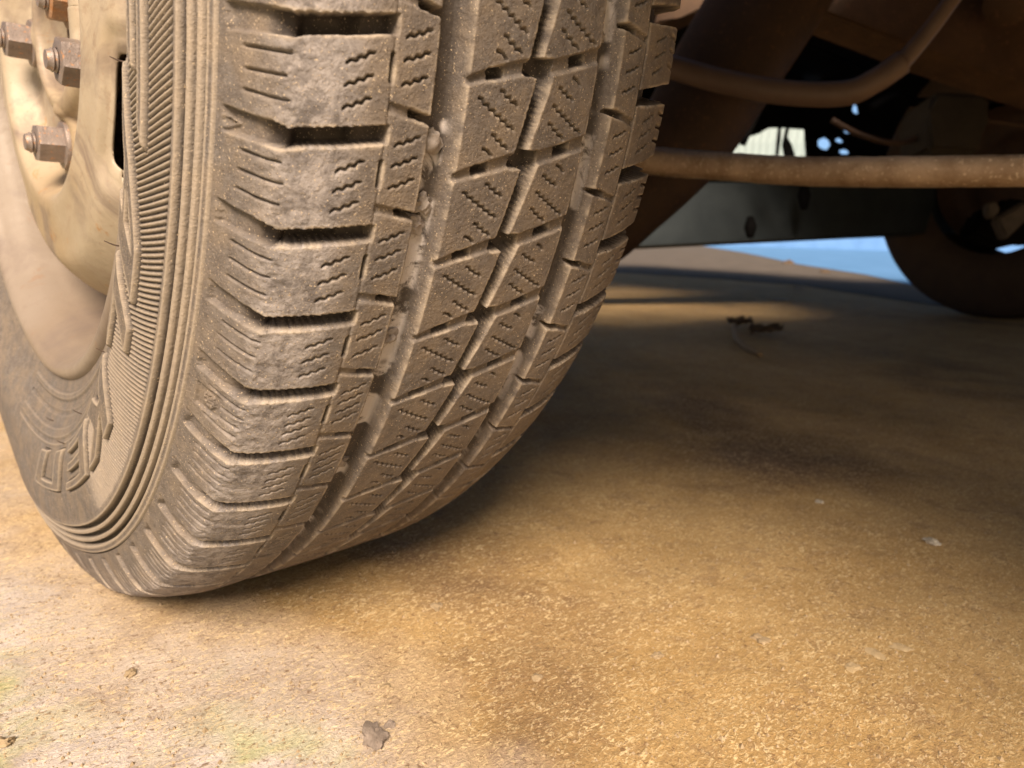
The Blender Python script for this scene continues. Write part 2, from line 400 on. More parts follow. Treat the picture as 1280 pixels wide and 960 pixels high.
# ---- near wheel: tyre.  x in mm across the tread (outside is negative), k counts tread pitches downwards
PD = [5.04] * 12 + [5.40, 5.39, 5.52] + [5.5] * 12
THK = [-10.08 + 5.04 * 8]
for d in PD: THK.append(THK[-1] - d)
THK = np.array(THK); KK = np.arange(-8, -8 + len(THK))          # k = 0 at -10.08 degrees
def k_of(th): return np.interp(-th, -THK, KK)
LP = [(-.0811, .3264), (-.0852, .3208), (-.0880, .3135), (-.0900, .3060), (-.0916, .2993), (-.0945, .2905), (-.0964, .2844), (-.0978, .2750), (-.0985, .2650),
      (-.0988, .2510), (-.0975, .2430), (-.0940, .2340), (-.0900, .2260), (-.0865, .2180), (-.0840, .2110), (-.0822, .2060), (-.0812, .2030)]
TP = [(-.0811, .3264), (-.070, .3308), (-.055, .3340), (-.0404, .3344), (-.0290, .3347), (0, .3350), (.0290, .3347), (.0404, .3344), (.055, .3340), (.070, .3310), (.0811, .3268),
      (.0872, .3228), (.0910, .3160), (.0930, .3040)]
full = list(reversed(LP))[:-1] + TP + [(.0965, .285), (.099, .250), (.096, .226), (.0845, .2025)]
FIN0, FIN1 = -101.0, 9.0
STEP = .00045
fp, fs = dense(full, STEP)
j_ring = int(np.argmin(np.hypot(fp[:, 0] + .0916, fp[:, 1] - .2993))) + 4
j_right = int(np.argmin(np.hypot(fp[:, 0] - .0930, fp[:, 1] - .3040)))
def frame(P):
    T = np.gradient(P, axis=0); T /= np.linalg.norm(T, axis=1)[:, None]
    return np.stack([-T[:, 1], T[:, 0]], -1)      # outward normal (x, r)
FN = frame(fp)
def place(P, Nn, th, h):
    """profile points, normals, angles (deg) and heights h[th, s] (metres) -> world-ish vertices in wheel space, squashed on the ground"""
    x = P[None, :, 0] + Nn[None, :, 0] * h; r = P[None, :, 1] + Nn[None, :, 1] * h
    t = np.radians(th)[:, None]
    a = np.abs((th[:, None] + 90 + 180) % 360 - 180)
    bul = np.exp(-(a / 17.0) ** 2) * np.exp(-((P[None, :, 1] - .290) / .030) ** 2)
    x = x + np.sign(P[None, :, 0]) * .0045 * bul
    V = np.stack([np.broadcast_to(x, r.shape), -r * np.cos(t), r * np.sin(t)], -1)
    V[..., 2] = np.maximum(V[..., 2], -GZ - .0002)
    return V

def sd_poly(X, Y, P):
    """signed distance (inside negative) to polygon P"""
    d = np.full(X.shape, 1e9); ins = np.zeros(X.shape, bool); n = len(P)
    for i in range(n):
        ax, ay = P[i]; bx, by = P[(i + 1) % n]; ex, ey = bx - ax, by - ay; wx, wy = X - ax, Y - ay
        t = np.clip((wx * ex + wy * ey) / (ex * ex + ey * ey + 1e-12), 0, 1)
        d = np.minimum(d, (wx - ex * t) ** 2 + (wy - ey * t) ** 2)
        c = ((ay > Y) != (by > Y)) & (X < (bx - ax) * (Y - ay) / (by - ay + 1e-12) + ax); ins ^= c
    d = np.sqrt(d); return np.where(ins, -d, d)
def sd_line(X, Y, P):
    d = np.full(X.shape, 1e9)
    for (ax, ay), (bx, by) in zip(P[:-1], P[1:]):
        ex, ey = bx - ax, by - ay; wx, wy = X - ax, Y - ay
        t = np.clip((wx * ex + wy * ey) / (ex * ex + ey * ey + 1e-12), 0, 1)
        d = np.minimum(d, (wx - ex * t) ** 2 + (wy - ey * t) ** 2)
    return np.sqrt(d)
def zig(x0, k0, x1, k1, n, amp, ph=0):
    """wavy sipe path from one end to the other, in (mm, mm)"""
    p0 = np.array([x0, k0 * 29.5]); p1 = np.array([x1, k1 * 29.5]); d = p1 - p0; nn = np.array([-d[1], d[0]]) / np.linalg.norm(d)
    return [tuple(p0 + d * i / (2 * n) + nn * amp * ((-1) ** (i + ph)) * (0 if i in (0, 2 * n) else 1)) for i in range(2 * n + 1)]

th_f = np.arange(FIN0, FIN1, math.degrees(STEP / .335) * 1.02)
TPp = fp[j_ring:j_right + 1]; TN = FN[j_ring:j_right + 1]
XM = TPp[:, 0] * 1000; KM = k_of(th_f)
nR, nC = len(th_f), len(XM)
DEP = np.zeros((nR, nC)); GRV = np.zeros((nR, nC))            # depth in mm, and depth of true grooves
JX = vnoise(XM[None, :], KM[:, None] * 29.5, 3.0, 5, 3) * .13 # ragged edges
JX = JX * (1 + 1.8 * np.exp(-((XM[None, :] + 82) / 4.0) ** 2))
order = np.argsort(KM)
def window(k0, k1, x0, x1):
    r0, r1 = np.searchsorted(KM[::-1], [k0, k1]); rr = slice(max(nR - r1 - 1, 0), min(nR - r0 + 1, nR)); c = np.searchsorted(XM, [x0, x1]); cc = slice(max(c[0] - 1, 0), c[1] + 1)
    return rr, cc
def carve(m, poly, depth, groove=True, w=.30, k_scale=29.5, ramp=None):
    P = [(x, k * 29.5) for x, k in poly]
    ks = [k for x, k in poly]; xs = [x for x, k in poly]
    rr, cc = window(m + min(ks) - .08, m + max(ks) + .08, min(xs) - 2, max(xs) + 2)
    X = np.broadcast_to(XM[None, cc], DEP[rr, cc].shape); Y = np.broadcast_to(((KM[rr] - m) * 29.5)[:, None], X.shape)
    if X.size == 0: return
    sd = sd_poly(X, Y, P) + JX[rr, cc]
    a = sstep((w - sd) / (2 * w)); D = depth if ramp is None else ramp(X, Y)
    DEP[rr, cc] = np.maximum(DEP[rr, cc], a * D)
    if groove: GRV[rr, cc] = np.maximum(GRV[rr, cc], a * D)
def cut(m, path, width, depth, scale_k=True):
    P = path; ys = [p[1] / 29.5 for p in P]; xs = [p[0] for p in P]
    rr, cc = window(m + min(ys) - .08, m + max(ys) + .08, min(xs) - 2, max(xs) + 2)
    X = np.broadcast_to(XM[None, cc], DEP[rr, cc].shape); Y = np.broadcast_to(((KM[rr] - m) * 29.5)[:, None], X.shape)
    if X.size == 0: return
    sd = sd_line(X, Y, P) - width / 2
    DEP[rr, cc] = np.maximum(DEP[rr, cc], sstep((.28 - sd) / .56) * depth)
def wig(s): return rng.uniform(-s, s)
K0, K1 = int(KM.min()) - 1, int(KM.max()) + 2
for m in range(K0, K1):
    # outer shoulder: lateral groove, deep inside, shallow where it runs over the shoulder
    carve(m, [(-54.9, -.229), (-81.8, -.058), (-86.1, -.092), (-90.4, -.110), (-90.4, .150), (-86.7, .137), (-81.9, .130), (-79.8, .101), (-54.9, -.065)], 8,
          ramp=lambda X, Y: np.where(X > -64, 7.0, 10.5) * (1 - .80 * sstep((-X - 79) / 9)))
    cut(m, [(-55.6, .115 * 29.5), (-55.6, .364 * 29.5)], .9, 5)
    four = m >= 4
    ks = (.272, .473, .678) if not four else (.27, .42, .56, .71)
    for k in ks: cut(m, zig(-68.4, k, -61.1, k - .132, 3, .42), .42, 3.2)
    for k in ((-.051, .155, .377) if not four else (-.06, .09, .24, .39)): cut(m, zig(-51.8, k, -43.6, k - .112, 3, .42), .42, 3.2)
    for k in ((.276, .478, .688) if not four else (.25, .40, .55, .70)):
        cut(m, [(-88.2 + wig(.2), (k + wig(.01)) * 29.5), (-85.2, (k + .006) * 29.5), (-82.4 + wig(.5), (k + .002) * 29.5)], .65, 1.8)
    # narrow outer rib: shallow notch with a deep pocket
    carve(m, [(-55.3, .544), (-40.2, .630), (-40.2, .714), (-55.5, .638)], 1.2, False)
    carve(m, [(-48.2, .580), (-40.0, .636), (-40.0, .690), (-47.8, .655)], 6.5, False, .5)
    # centre, outer row
    carve(m, [(-29.2, .175), (-21, .058), (-6.2, -.112), (-.4, -.150), (.3, .030), (-5.6, .026), (-14.2, .115), (-20, .160), (-29.2, .262)], 1.5, False, .5)
    carve(m, [(-21.3, .062), (-14.4, .010), (-14.2, .110), (-20.5, .162)], 6.8, False, .6)
    carve(m, [(-5.9, -.080), (.2, -.110), (.3, .036), (-5.7, .026)], 6.8, False, .3)
    # centre groove: slanted pieces that step at every notch
    carve(m, [(-1.2, -.165), (6.7, -.185), (6.9, -.03), (4.5, .30), (.6, .83), (0, 1.032), (-5.8, 1.045), (-4.1, .833), (.1, .035)], 7.4, True, .3)
    # centre, inner row
    carve(m, [(6.6, -.185), (14.6, -.272), (29.4, -.456), (29.6, -.290), (15.5, -.128), (7.0, -.036)], 1.5, False, .5)
    carve(m, [(14.7, -.256), (21.6, -.338), (22.2, -.222), (15.4, -.152)], 6.8, False, .6)
    for a in ((-14.7, .244, -6.9, .373, 3), (-23.6, .357, -6.8, .629, 6), (-17.5, .60, -7.9, .742, 0), (-16.0, .706, -8.3, .842, 3), (-18.6, .865, -14.6, .930, 1),
              (17.3, -.053, 20.9, .017, 1), (11.1, .087, 18.7, .194, 3), (9.7, .290, 25.5, .545, 6), (8.8, .493, 17.4, .644, 3)):
        if a[4]: cut(m, zig(a[0] + wig(.3), a[1], a[2] + wig(.3), a[3], a[4], .55), .50, 3.0)
    # inner narrow rib
    carve(m, [(40.0, .205), (43.5, .196), (48.4, .232), (48.0, .296), (40.0, .262)], 6.0, False, .4)
    carve(m, [(48.2, .232), (55.0, .272), (54.8, .352), (47.9, .296)], 1.6, False)
    for k in (-.476, -.254, -.020): cut(m, zig(45.2, k, 51.7, k - .103, 3, .42), .42, 3.0)
    # inner shoulder
    carve(m, [(55.0, -.090), (76, -.255), (96, -.36), (96, -.12), (74, .000), (55.0, .092)], 10)
    for k in (-.921, -.724, -.532, -.335): cut(m, zig(62.9, k, 70.8, k - .122, 3, .42), .42, 3.2)
    for k in (-1.055, -.878, -.700, -.510): cut(m, [(76.5, (k - .02) * 29.5), (95, (k + .02) * 29.5)], .8, 4.5)
# snowflake in a sunken field and a small pointer on the outer shoulder
F0 = [(-90.0, 4.343), (-86.7, 4.293), (-86.6, 4.62), (-89.9, 4.676)]
AXs = np.interp(XM, TPp[::1, 0] * 1000, fs[j_ring:j_right + 1] * 1000)   # arc length in mm
def arcx(x): return float(np.interp(x, XM, AXs))
def on_arc(m0, m1, x0, x1):
    rr, cc = window(m0, m1, x0, x1); X = np.broadcast_to(AXs[None, cc], DEP[rr, cc].shape); Y = np.broadcast_to((KM[rr] * 29.0)[:, None], X.shape); return rr, cc, X, Y
rr, cc, X, Y = on_arc(4.2, 4.8, -91.5, -86)
sd = sd_poly(X, Y, [(arcx(x), k * 29.0) for x, k in F0]); fld = sstep((.3 - sd) / .6)
cx_, cy_ = arcx(-88.3), 4.47 * 29.0; fk = np.full(X.shape, 9.0)
for i in range(6):
    a = math.pi * i / 3 + .2; dx_, dy_ = math.cos(a), math.sin(a)
    fk = np.minimum(fk, sd_line(X, Y, [(cx_ + .6 * dx_, cy_ + .6 * dy_), (cx_ + 3.1 * dx_, cy_ + 3.1 * dy_)]))
    for b in (-1, 1):
        ex, ey = math.cos(a + b * 1.0), math.sin(a + b * 1.0); fk = np.minimum(fk, sd_line(X, Y, [(cx_ + 1.8 * dx_, cy_ + 1.8 * dy_), (cx_ + 1.8 * dx_ + 1.3 * ex, cy_ + 1.8 * dy_ + 1.3 * ey)]))
DEP[rr, cc] = DEP[rr, cc] * (1 - fld) + fld * (1.1 - 1.0 * sstep((.55 - fk) / .45))
rr, cc, X, Y = on_arc(.85, 1.25, -91.4, -88)
sd = sd_line(X, Y, [(arcx(-90.5), .981 * 29), (arcx(-89.1), 1.03 * 29), (arcx(-90.4), 1.103 * 29), (arcx(-90.5), .981 * 29)])
DEP[rr, cc] = DEP[rr, cc] - .7 * sstep((.55 - sd) / .4)
# grooves right round
def ringcut(x0, x1, depth, bl, br):
    X = XM[None, :] + JX * .5
    a = sstep((X - x0) / bl) * sstep((x1 - X) / br)
    D = a * depth; return np.broadcast_to(D, DEP.shape)
for x0, x1, bl, br in ((-40.9, -28.2, 1.0, 2.2), (28.8, 41.2, 1.0, 2.0)):
    D = ringcut(x0, x1, 8.2, bl, br); np.maximum(DEP, D, out=DEP); np.maximum(GRV, D, out=GRV)
D = ringcut(54.5, 55.6, 3.5, .5, .5); np.maximum(DEP, D, out=DEP)
D = ringcut(-55.9, -55.0, .5, .4, .4); np.maximum(DEP, D, out=DEP)
# tread wear indicator bar across groove one
rr, cc = window(1.52, 1.60, -41, -26)
DEP[rr, cc] = np.minimum(DEP[rr, cc], 6.6); 
# convex edges: highlights painted in along with dust rubbed pale
def boxblur(A, n):
    for ax in (0, 1):
        P = np.pad(A, [(n + 1, n) if i == ax else (0, 0) for i in (0, 1)], mode='edge'); c = np.cumsum(P, axis=ax)
        k = 2 * n + 1; A = (np.take(c, range(k, c.shape[ax]), axis=ax) - np.take(c, range(0, c.shape[ax] - k), axis=ax)) / k
    return A
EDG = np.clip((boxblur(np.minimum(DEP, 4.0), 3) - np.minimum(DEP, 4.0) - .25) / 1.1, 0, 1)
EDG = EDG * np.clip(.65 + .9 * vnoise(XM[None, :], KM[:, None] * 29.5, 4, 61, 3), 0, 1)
# fine relief
nz = vnoise(XM[None, :], KM[:, None] * 29.5, 2.2, 8, 4)
sx = np.exp(-((XM[None, :] + 74) / 11.0) ** 4)
kf = (KM[:, None] + .5 * 0)
scuff = sx * np.ones((nR, 1)) * (DEP < 2.0)
rg = np.exp(-((XM[None, :] + 82.0) / 2.6) ** 2)
DEP += nz * (.05 + .10 * sx + .28 * rg)
# shoulder step just outside the blocks
step_ = sstep((XM[None, :] + 90.6) / .6)
H = (-DEP - .0 + step_ * .0) / 1000
Vt = place(TPp, TN, th_f, H)
Ft = quads(nR, nC)
# which piece each face belongs to
XF = .25 * (XM[:-1] + XM[1:])[None, :] * 2 + np.zeros((nR - 1, 1)); KF = .5 * (KM[:-1] + KM[1:])[:, None] + np.zeros((1, nC - 1))
def lin(x, xs, ks): return np.interp(x, xs, ks)
xb = 3.4 - 6.4 * ((KF + .05) % 1.0)
colid = np.select([XF < -90.5, XF < -55.4, XF < -34.5, XF < xb, XF < 35.5, XF < 55.05], [-1, 0, 1, 2, 3, 4], 5)
off = np.select([colid == 0, colid == 1, colid == 2, colid == 3, colid == 4],
                [lin(XF, [-90, -82, -55], [.02, .036, -.147]), lin(XF, [-55, -41], [.59, .67]), lin(XF, [-28, -6, 0], [.21, -.03, -.06]), lin(XF, [7, 15, 30], [-.11, -.2, -.37]),
                 lin(XF, [40, 55], [.23, .31])], lin(XF, [55, 75, 92], [0, -.13, -.22]))
mid_ = np.floor(KF - off).astype(int)
gf = .25 * (GRV[:-1, :-1] + GRV[1:, :-1] + GRV[:-1, 1:] + GRV[1:, 1:])
bid = np.where((colid < 0) | (gf > 3.2), -1, (mid_ + 40) * 6 + colid).reshape(-1)
mudm = np.clip((DEP - 5.5) / 1.5, 0, 1) * (((XM > -41) & (XM < -26)) | ((XM > 28) & (XM < 43)))[None, :]
mudm = mudm * sstep((vnoise(XM[None, :], KM[:, None] * 29.5, 12, 31, 2) + .08) / .25)
circ = ((np.abs(XM + 34) < 8) | (np.abs(XM - 35) < 8))[None, :]
bare_shade = np.where(circ, np.clip((GRV - 5.0) / 2.0, 0, 1) * .6, np.clip((DEP - 2.6) / 1.5, 0, 1) * np.clip(.85 + .3 * vnoise(XM[None, :], KM[:, None] * 29.5, 6, 77, 2), .4, 1))  # main groove floors bare; other cuts darkened as painted shade
At = {'scuff': scuff.reshape(-1), 'mud': mudm.reshape(-1), 'bare_shade': bare_shade.reshape(-1), 'edge': EDG.reshape(-1)}
Vt = Vt.reshape(-1, 3)
def sub(name, V, F, A, parent):
    u, inv = np.unique(F.reshape(-1), return_inverse=True)
    return grid_mesh(name, V[u], inv.reshape(-1, 4), RUBBER, parent, {k: a[u] for k, a in A.items()})

# sidewall strip, in (r, theta)
SPp = fp[:j_ring + 2]; SN = FN[:j_ring + 2]; RM = SPp[:, 1] * 1000
th_s = np.arange(FIN0, FIN1, math.degrees(.0005 / .275))
nSr, nSc = len(th_s), len(RM)
HS = np.zeros((nSr, nSc)); TT = th_s[:, None] + 0 * RM[None, :]; RRm = RM[None, :] + 0 * th_s[:, None]
def band(r0, r1, h, s=.5): return h * sstep((RRm - r0 + s) / (2 * s)) * sstep((r1 - RRm + s) / (2 * s))
ribfade = sstep((TT + 64) / 6)
phase = (TT + (284 - RRm) * .115) / .49
rib = np.abs((phase % 1) - .5) * 2                                 # 0 at the line
line = 1 - sstep((rib - .30) / .30)
inzone = sstep((RRm - (246 + 0 * TT)) / 1.0) * sstep((282.4 - RRm) / .8)
HS -= .95 * line * inzone * ribfade
HS += band(282.6, 284.8, .25)
HS += band(285.0, 300.6, -3.6, .3)                                # ring channel, then the raised rings in it
HS += band(287.4, 289.8, 3.3, .35) + band(292.0, 294.3, 3.5, .35) + band(296.3, 300.4, 4.1, .35)
HS += band(300.6, 330, -1.0, .4)
HS += band(239.0, 240.2, .5, .4) + band(231.0, 236.5, .9, .8) + band(222.0, 224.0, -.6, .8) + band(212, 216, 1.2, 1.0)
# raised lettering F A L K E N, tops outwards, slanted forward
LT = {
 'F': [[(.0, 0), (.26, 0), (.26, .40), (.72, .40), (.78, .60), (.26, .60), (.26, .80), (.98, .80), (1.05, 1.0), (0, 1.0)]],
 'A': [[(-.05, 0), (.22, 0), (.40, .30), (.72, .30), (.72, 0), (.98, 0), (.98, 1.0), (.62, 1.0)], [(.50, .46), (.72, .46), (.72, .82)]],
 'L': [[(0, 0), (.92, 0), (.96, .21), (.28, .21), (.28, 1.0), (0, 1.0)]],
 'K': [[(0, 0), (.27, 0), (.27, .38), (.36, .38), (.70, 0), (1.04, 0), (.62, .52), (1.02, 1.0), (.68, 1.0), (.36, .62), (.27, .62), (.27, 1.0), (0, 1.0)]],
 'E': [[(0, 0), (.95, 0), (.98, .20), (.28, .20), (.28, .40), (.90, .40), (.93, .60), (.28, .60), (.28, .80), (.98, .80), (1.0, 1.0), (0, 1.0)]],
 'N': [[(0, 0), (.27, 0), (.27, .78), (.74, .78), (.74, 0), (1.0, 0), (1.0, .92), (.92, 1.0), (.0, 1.0)]],
}
LPOS = [('F', -2.6, 11.5), ('A', -14.2, 13.2), ('L', -29.6, 10.0), ('K', -42.2, 11.5), ('E', -55.4, 10.6), ('N', -70.2, 12.6)]
lid = np.full((nSr, nSc), -1)
for q, (ch, t0, wd) in enumerate(LPOS):
    hgt = 22.0; Yq = (RRm - 243.0); mmdeg = .255 * math.radians(1) * 1000
    Xq = (-(TT - t0)) * mmdeg - Yq * .92
    wmm = wd * mmdeg; rows = (TT[:, 0] < t0 + 4) & (TT[:, 0] > t0 - wd - 9)
    idx = np.where(rows)[0]; rr = slice(idx.min(), idx.max() + 1)
    sd = None
    for n_, poly in enumerate(LT[ch]):
        s_ = sd_poly(Xq[rr], Yq[rr], [(a * wmm, b * hgt) for a, b in poly])
        sd = s_ if n_ == 0 else np.maximum(sd, -s_)
    a = sstep((.30 - sd) / .60)
    edge = np.exp(-((sd - .55) / .35) ** 2)
    HS[rr] = HS[rr] * (1 - sstep((1.1 - sd) / .5)) + a * 1.5 - .8 * edge + .28 * np.exp(-((sd + .7) / .35) ** 2)
    lid[rr][sd < .15] = q
# snow flake mark sits on the shoulder strip; small size marks inside the bead band
nzs = vnoise(RRm, TT * 4.9, 2.5, 15, 3)
HS += nzs * .04
for k in range(26):                                                # mould vent whiskers' flats
    t0 = rng.uniform(-95, 5); r0 = rng.uniform(216, 240)
    HS += .15 * np.exp(-(((TT - t0) * 4.4) ** 2 + (RRm - r0) ** 2) / 1.2)
Vs = place(SPp, SN, th_s, HS / 1000).reshape(-1, 3); Fs = quads(nSr, nSc)
lf = np.stack([lid[:-1, :-1], lid[1:, :-1], lid[:-1, 1:], lid[1:, 1:]], 0).max(0).reshape(-1)
zero = np.zeros(len(Vs)); ES = np.clip((HS - boxblur(HS, 3) - .05) / .45, 0, 1); DS = np.clip((boxblur(HS, 3) - HS - .12) / .5, 0, .8)  # ES paints highlights on raised edges, DS paints shade in recesses
As = {'scuff': zero, 'mud': zero, 'bare_shade': DS.reshape(-1), 'edge': ES.reshape(-1) * .8}

# rest of the tyre, plainer
th_c = np.linspace(FIN1 - .3, 360 + FIN0 + .3, 300); cp, _ = dense(full, .0016); cn = frame(cp)
xm = cp[:, 0] * 1000
dc = 8.2 * (((xm > -40.5) & (xm < -28)) | ((xm > 29) & (xm < 41)) | ((xm > -1.5) & (xm < 4))) * (cp[:, 1] > .32)
Hc = -np.broadcast_to(dc, (len(th_c), len(xm))) / 1000
kc = th_c[:, None] / 5.1
Hc = Hc - .006 * ((np.abs((kc % 1) - .5) < .11) & (np.abs(xm)[None, :] > 56) & (cp[:, 1] > .31)[None, :])
Vc = place(cp, cn, th_c, Hc).reshape(-1, 3); Fc = quads(len(th_c), len(xm))
rp2 = fp[j_right - 2:]; th_r = np.arange(FIN0, FIN1, .5)
Vr = place(rp2, FN[j_right - 2:], th_r, np.zeros((len(th_r), len(rp2)))).reshape(-1, 3); Fr = quads(len(th_r), len(rp2))
base_t = Ft[bid < 0]; base_s = Fs[lf < 0]
VA, FA, AA, n0 = [], [], {'scuff': [], 'mud': [], 'bare_shade': [], 'edge': []}, 0
for V_, F_, A_ in ((Vt, base_t, At), (Vs, base_s, As), (Vc, Fc, None), (Vr, Fr, None)):
    u, inv = np.unique(F_.reshape(-1), return_inverse=True)
    VA.append(V_[u]); FA.append(inv.reshape(-1, 4) + n0); n0 += len(u)
    for k in AA: AA[k].append(A_[k][u] if A_ else np.zeros(len(u)))
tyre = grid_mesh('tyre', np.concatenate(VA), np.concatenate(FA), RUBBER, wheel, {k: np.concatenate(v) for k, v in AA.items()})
for b in np.unique(bid[bid >= 0]):
    f = Ft[bid == b]
    if len(f) < 60: continue
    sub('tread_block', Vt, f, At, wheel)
for q in range(len(LPOS)):
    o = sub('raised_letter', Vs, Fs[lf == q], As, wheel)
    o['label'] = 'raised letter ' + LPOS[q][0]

# mould whiskers: fine rubber hairs left on the sidewall
def on_side(th, r):
    i = int(np.argmin(np.where(fp[:, 0] < 0, np.abs(fp[:, 1] - r), 9))); t = R(th)
    nx, nr = FN[i]; return Vector((fp[i, 0], -fp[i, 1] * math.cos(t), fp[i, 1] * math.sin(t))), Vector((nx, -nr * math.cos(t), nr * math.sin(t)))
for th, r, L in ((-14, .236, .006), (-30, .238, .006), (-48, .226, .005), (-62, .232, .005), (-71, .240, .004), (-84, .228, .004)):
    p, n_ = on_side(th, r); tube('rubber_whisker', [p, p + n_ * L * .5, p + n_ * L + Vector((0, 0, .0008))], [.00035, .0003, .00015], FARRUB, wheel, 6, 3)

# ---- far wheel of the van
def far_wheel():
    c = at(1268, 246, 2.05); 
    o = bpy.data.objects.new('wheel', None); col.objects.link(o); o.parent = van
    RT = c.z if False else .40
    c.z = RT - .004; o.location = c; o.rotation_euler = (0, 0, R(-20)); o['label'] = 'far wheel, dark dry tyre seen under the body'
    prof = [(-.075, .19), (-.098, .21), (-.108, .25), (-.104, .29), (-.094, .325), (-.08, .342), (-.05, .350), (-.045, .341), (-.036, .341), (-.032, .351), (-.004, .352), (-.004, .343), (.004, .343), (.004, .352),
            (.032, .351), (.036, .341), (.045, .341), (.05, .350), (.08, .342), (.094, .325), (.104, .29), (.108, .25), (.098, .21), (.075, .19)]
    pr_ = np.array(prof); pr_[:, 1] *= RT / .352
    V, *_ = lathe_arr(pr_, np.linspace(0, 2 * math.pi, 160, endpoint=False))
    grid_mesh('tyre', V.reshape(-1, 3), quads(160, len(pr_), True), FARRUB, o)
    V, *_ = lathe_arr([(-.075, .19), (-.03, .18), (.0, .16), (-.02, .11), (-.04, .09), (-.04, .03), (-.04, .001)], np.linspace(0, 2 * math.pi, 64, endpoint=False))
    grid_mesh('rim', V.reshape(-1, 3), quads(64, 7, True), DARKRUST, o)
    V, *_ = lathe_arr([(.05, .19), (.06, .15), (.09, .14), (.10, .07), (.16, .06), (.16, .001)], np.linspace(0, 2 * math.pi, 64, endpoint=False))
    grid_mesh('brake_drum', V.reshape(-1, 3), quads(64, 6, True), BLACK, o)
far_wheel()

# ---- things under the body
tube('tie_rod', [at(770, 196, .83), at(830, 202.5, .80), at(905, 208, .75), at(1000, 214, .70), at(1130, 215, .64), at(1285, 213.5, .585), at(1500, 212, .52)],
     [.0150, .0152, .0142, .0138, .0136, .0128, .0120], ROD, van, 28, 14, .012)['label'] = 'straight rusty pitted steel rod'
tube('brake_pipe', [at(790, 72, .95), at(846, 86, .92), at(900, 101, .90), at(975, 115, .88), at(1053, 117, .86), at(1092, 102, .85), at(1128, 78, .84)],
     [.0142, .0142, .0144, .0146, .0148, .0144, .0140], PIPE, van, 24, 10)['label'] = 'curved dull brown pipe'
tube('pipe_union', [at(1122, 82, .84), at(1131, 74, .84), at(1155, 46, .83), at(1175, 20, .82), at(1200, -15, .81)], [.0108, .0104, .0096, .0092, .0092], PIPE, van, 20, 6)
tube('suspension_strut', [at(1010, -90, 1.05), at(960, 0, 1.05), at(905, 90, 1.05), at(850, 180, 1.05), at(788, 262, 1.05), at(752, 312, 1.05)], [.085, .082, .078, .070, .048, .030], DARKRUST, van, 30, 6)
slab('crossmember', [at(990, -60, 1.15), at(1022, 14, 1.15), at(1150, 60, 1.12), at(1285, 104, 1.08), at(1420, 150, 1.05), at(1420, -60, 1.05)], .07, RUSTBEAM, van, .006)['label'] = 'rust brown beam crossing the top right corner'
tube('bush', [at(1262, 2, 1.0), at(1262, 2, 1.06)], .032, RUSTBEAM, van, 28, 2)
slab('bracket', [at(830, -20, 1.2), at(905, -20, 1.2), at(895, 4, 1.2), at(850, 22, 1.2), at(820, 30, 1.2)], .05, RUSTBEAM, van, .004)
slab('mount_block', [at(1168, 112, 1.45), at(1242, 116, 1.45), at(1236, 150, 1.45), at(1226, 192, 1.45), at(1160, 190, 1.45), at(1163, 140, 1.45)], .12, TANBLOCK, van, .012)
# sill on the far side with two pressed dents, seen below the rod
slab('sill_panel', [at(700, 228, 1.9), at(1300, 226, 2.3), at(1300, 287, 2.3), at(1083, 293.5, 2.15), at(785, 308, 1.94), at(700, 312, 1.9)], .05, SILL, van, .006)['label'] = 'dark blue grey sill panel of the far side'
for (u, v, w_, h_2, d) in ((1005, 245, 9, 17, 1.98), (938, 284, 8, 13, 1.93)):
    tube('sill_plug', [at(u, v - h_2, d), at(u, v, d), at(u, v + h_2, d)], [.008, .017, .008], BLACK, van, 16, 4)
# strut and caliper pieces over the far wheel
slab('brake_caliper', [at(1213, 292, 1.7), at(1228, 262, 1.7), at(1262, 246, 1.7), at(1290, 250, 1.7), at(1290, 300, 1.7), at(1246, 310, 1.7)], .06, BLACK, van, .01)
slab('caliper_bracket', [at(1246, 272, 1.62), at(1284, 250, 1.62), at(1292, 268, 1.62), at(1258, 300, 1.62)], .03, GREYM, van, .006)
slab('bleed_cap', [at(1234, 254, 1.62), at(1246, 250, 1.62), at(1252, 262, 1.62), at(1242, 274, 1.62), at(1234, 268, 1.62)], .02, GREYM, van, .004)

# body shell, mostly unseen, edges set to shape the light: floor, wheel arch, wing, inner side and front apron, all with thickness
def box(name, lo, hi, mat, parent=van, bev=.006):
    bm = bmesh.new(); bmesh.ops.create_cube(bm, size=1)
    for v in bm.verts: v.co = Vector([(lo[i] + hi[i]) / 2 + v.co[i] * (hi[i] - lo[i]) for i in range(3)])
    if bev: bmesh.ops.bevel(bm, geom=list(bm.edges), offset=bev, segments=2, affect='EDGES')
    return from_bm(name, bm, mat, parent)
def arch_panel(name, x0, x1, mat, rad=.40, zt=.95, y0=-.62, y1=2.0, zb=.30, zr=.80):
    """side panel with a wheel arch cut in it"""
    cz = GZ + .02; n = 28; arc = [(-(rad) * math.cos(math.pi * k / n), cz + rad * math.sin(math.pi * k / n)) for k in range(n + 1)]
    arc = [a for a in arc if a[0] < 0 or a[1] > zr - .005]
    out = [(y0, zb), (-rad, zb)] + [a for a in arc if a[1] > zb] + [(y1, zr), (y1, zt), (y0, zt)]
    bm = bmesh.new(); A = [bm.verts.new((x0, y, z)) for y, z in out]; B = [bm.verts.new((x1, y, z)) for y, z in out]
    fa = bm.faces.new(A); fb = bm.faces.new(list(reversed(B)))
    for i in range(len(out)): bm.faces.new([A[i], B[i], B[(i + 1) % len(out)], A[(i + 1) % len(out)]])
    bmesh.ops.triangulate(bm, faces=[fa, fb]); return from_bm(name, bm, mat, van)
arch_panel('wing_panel', -.128, -.118, BODY, rad=.46, zb=.50, y0=-.86)
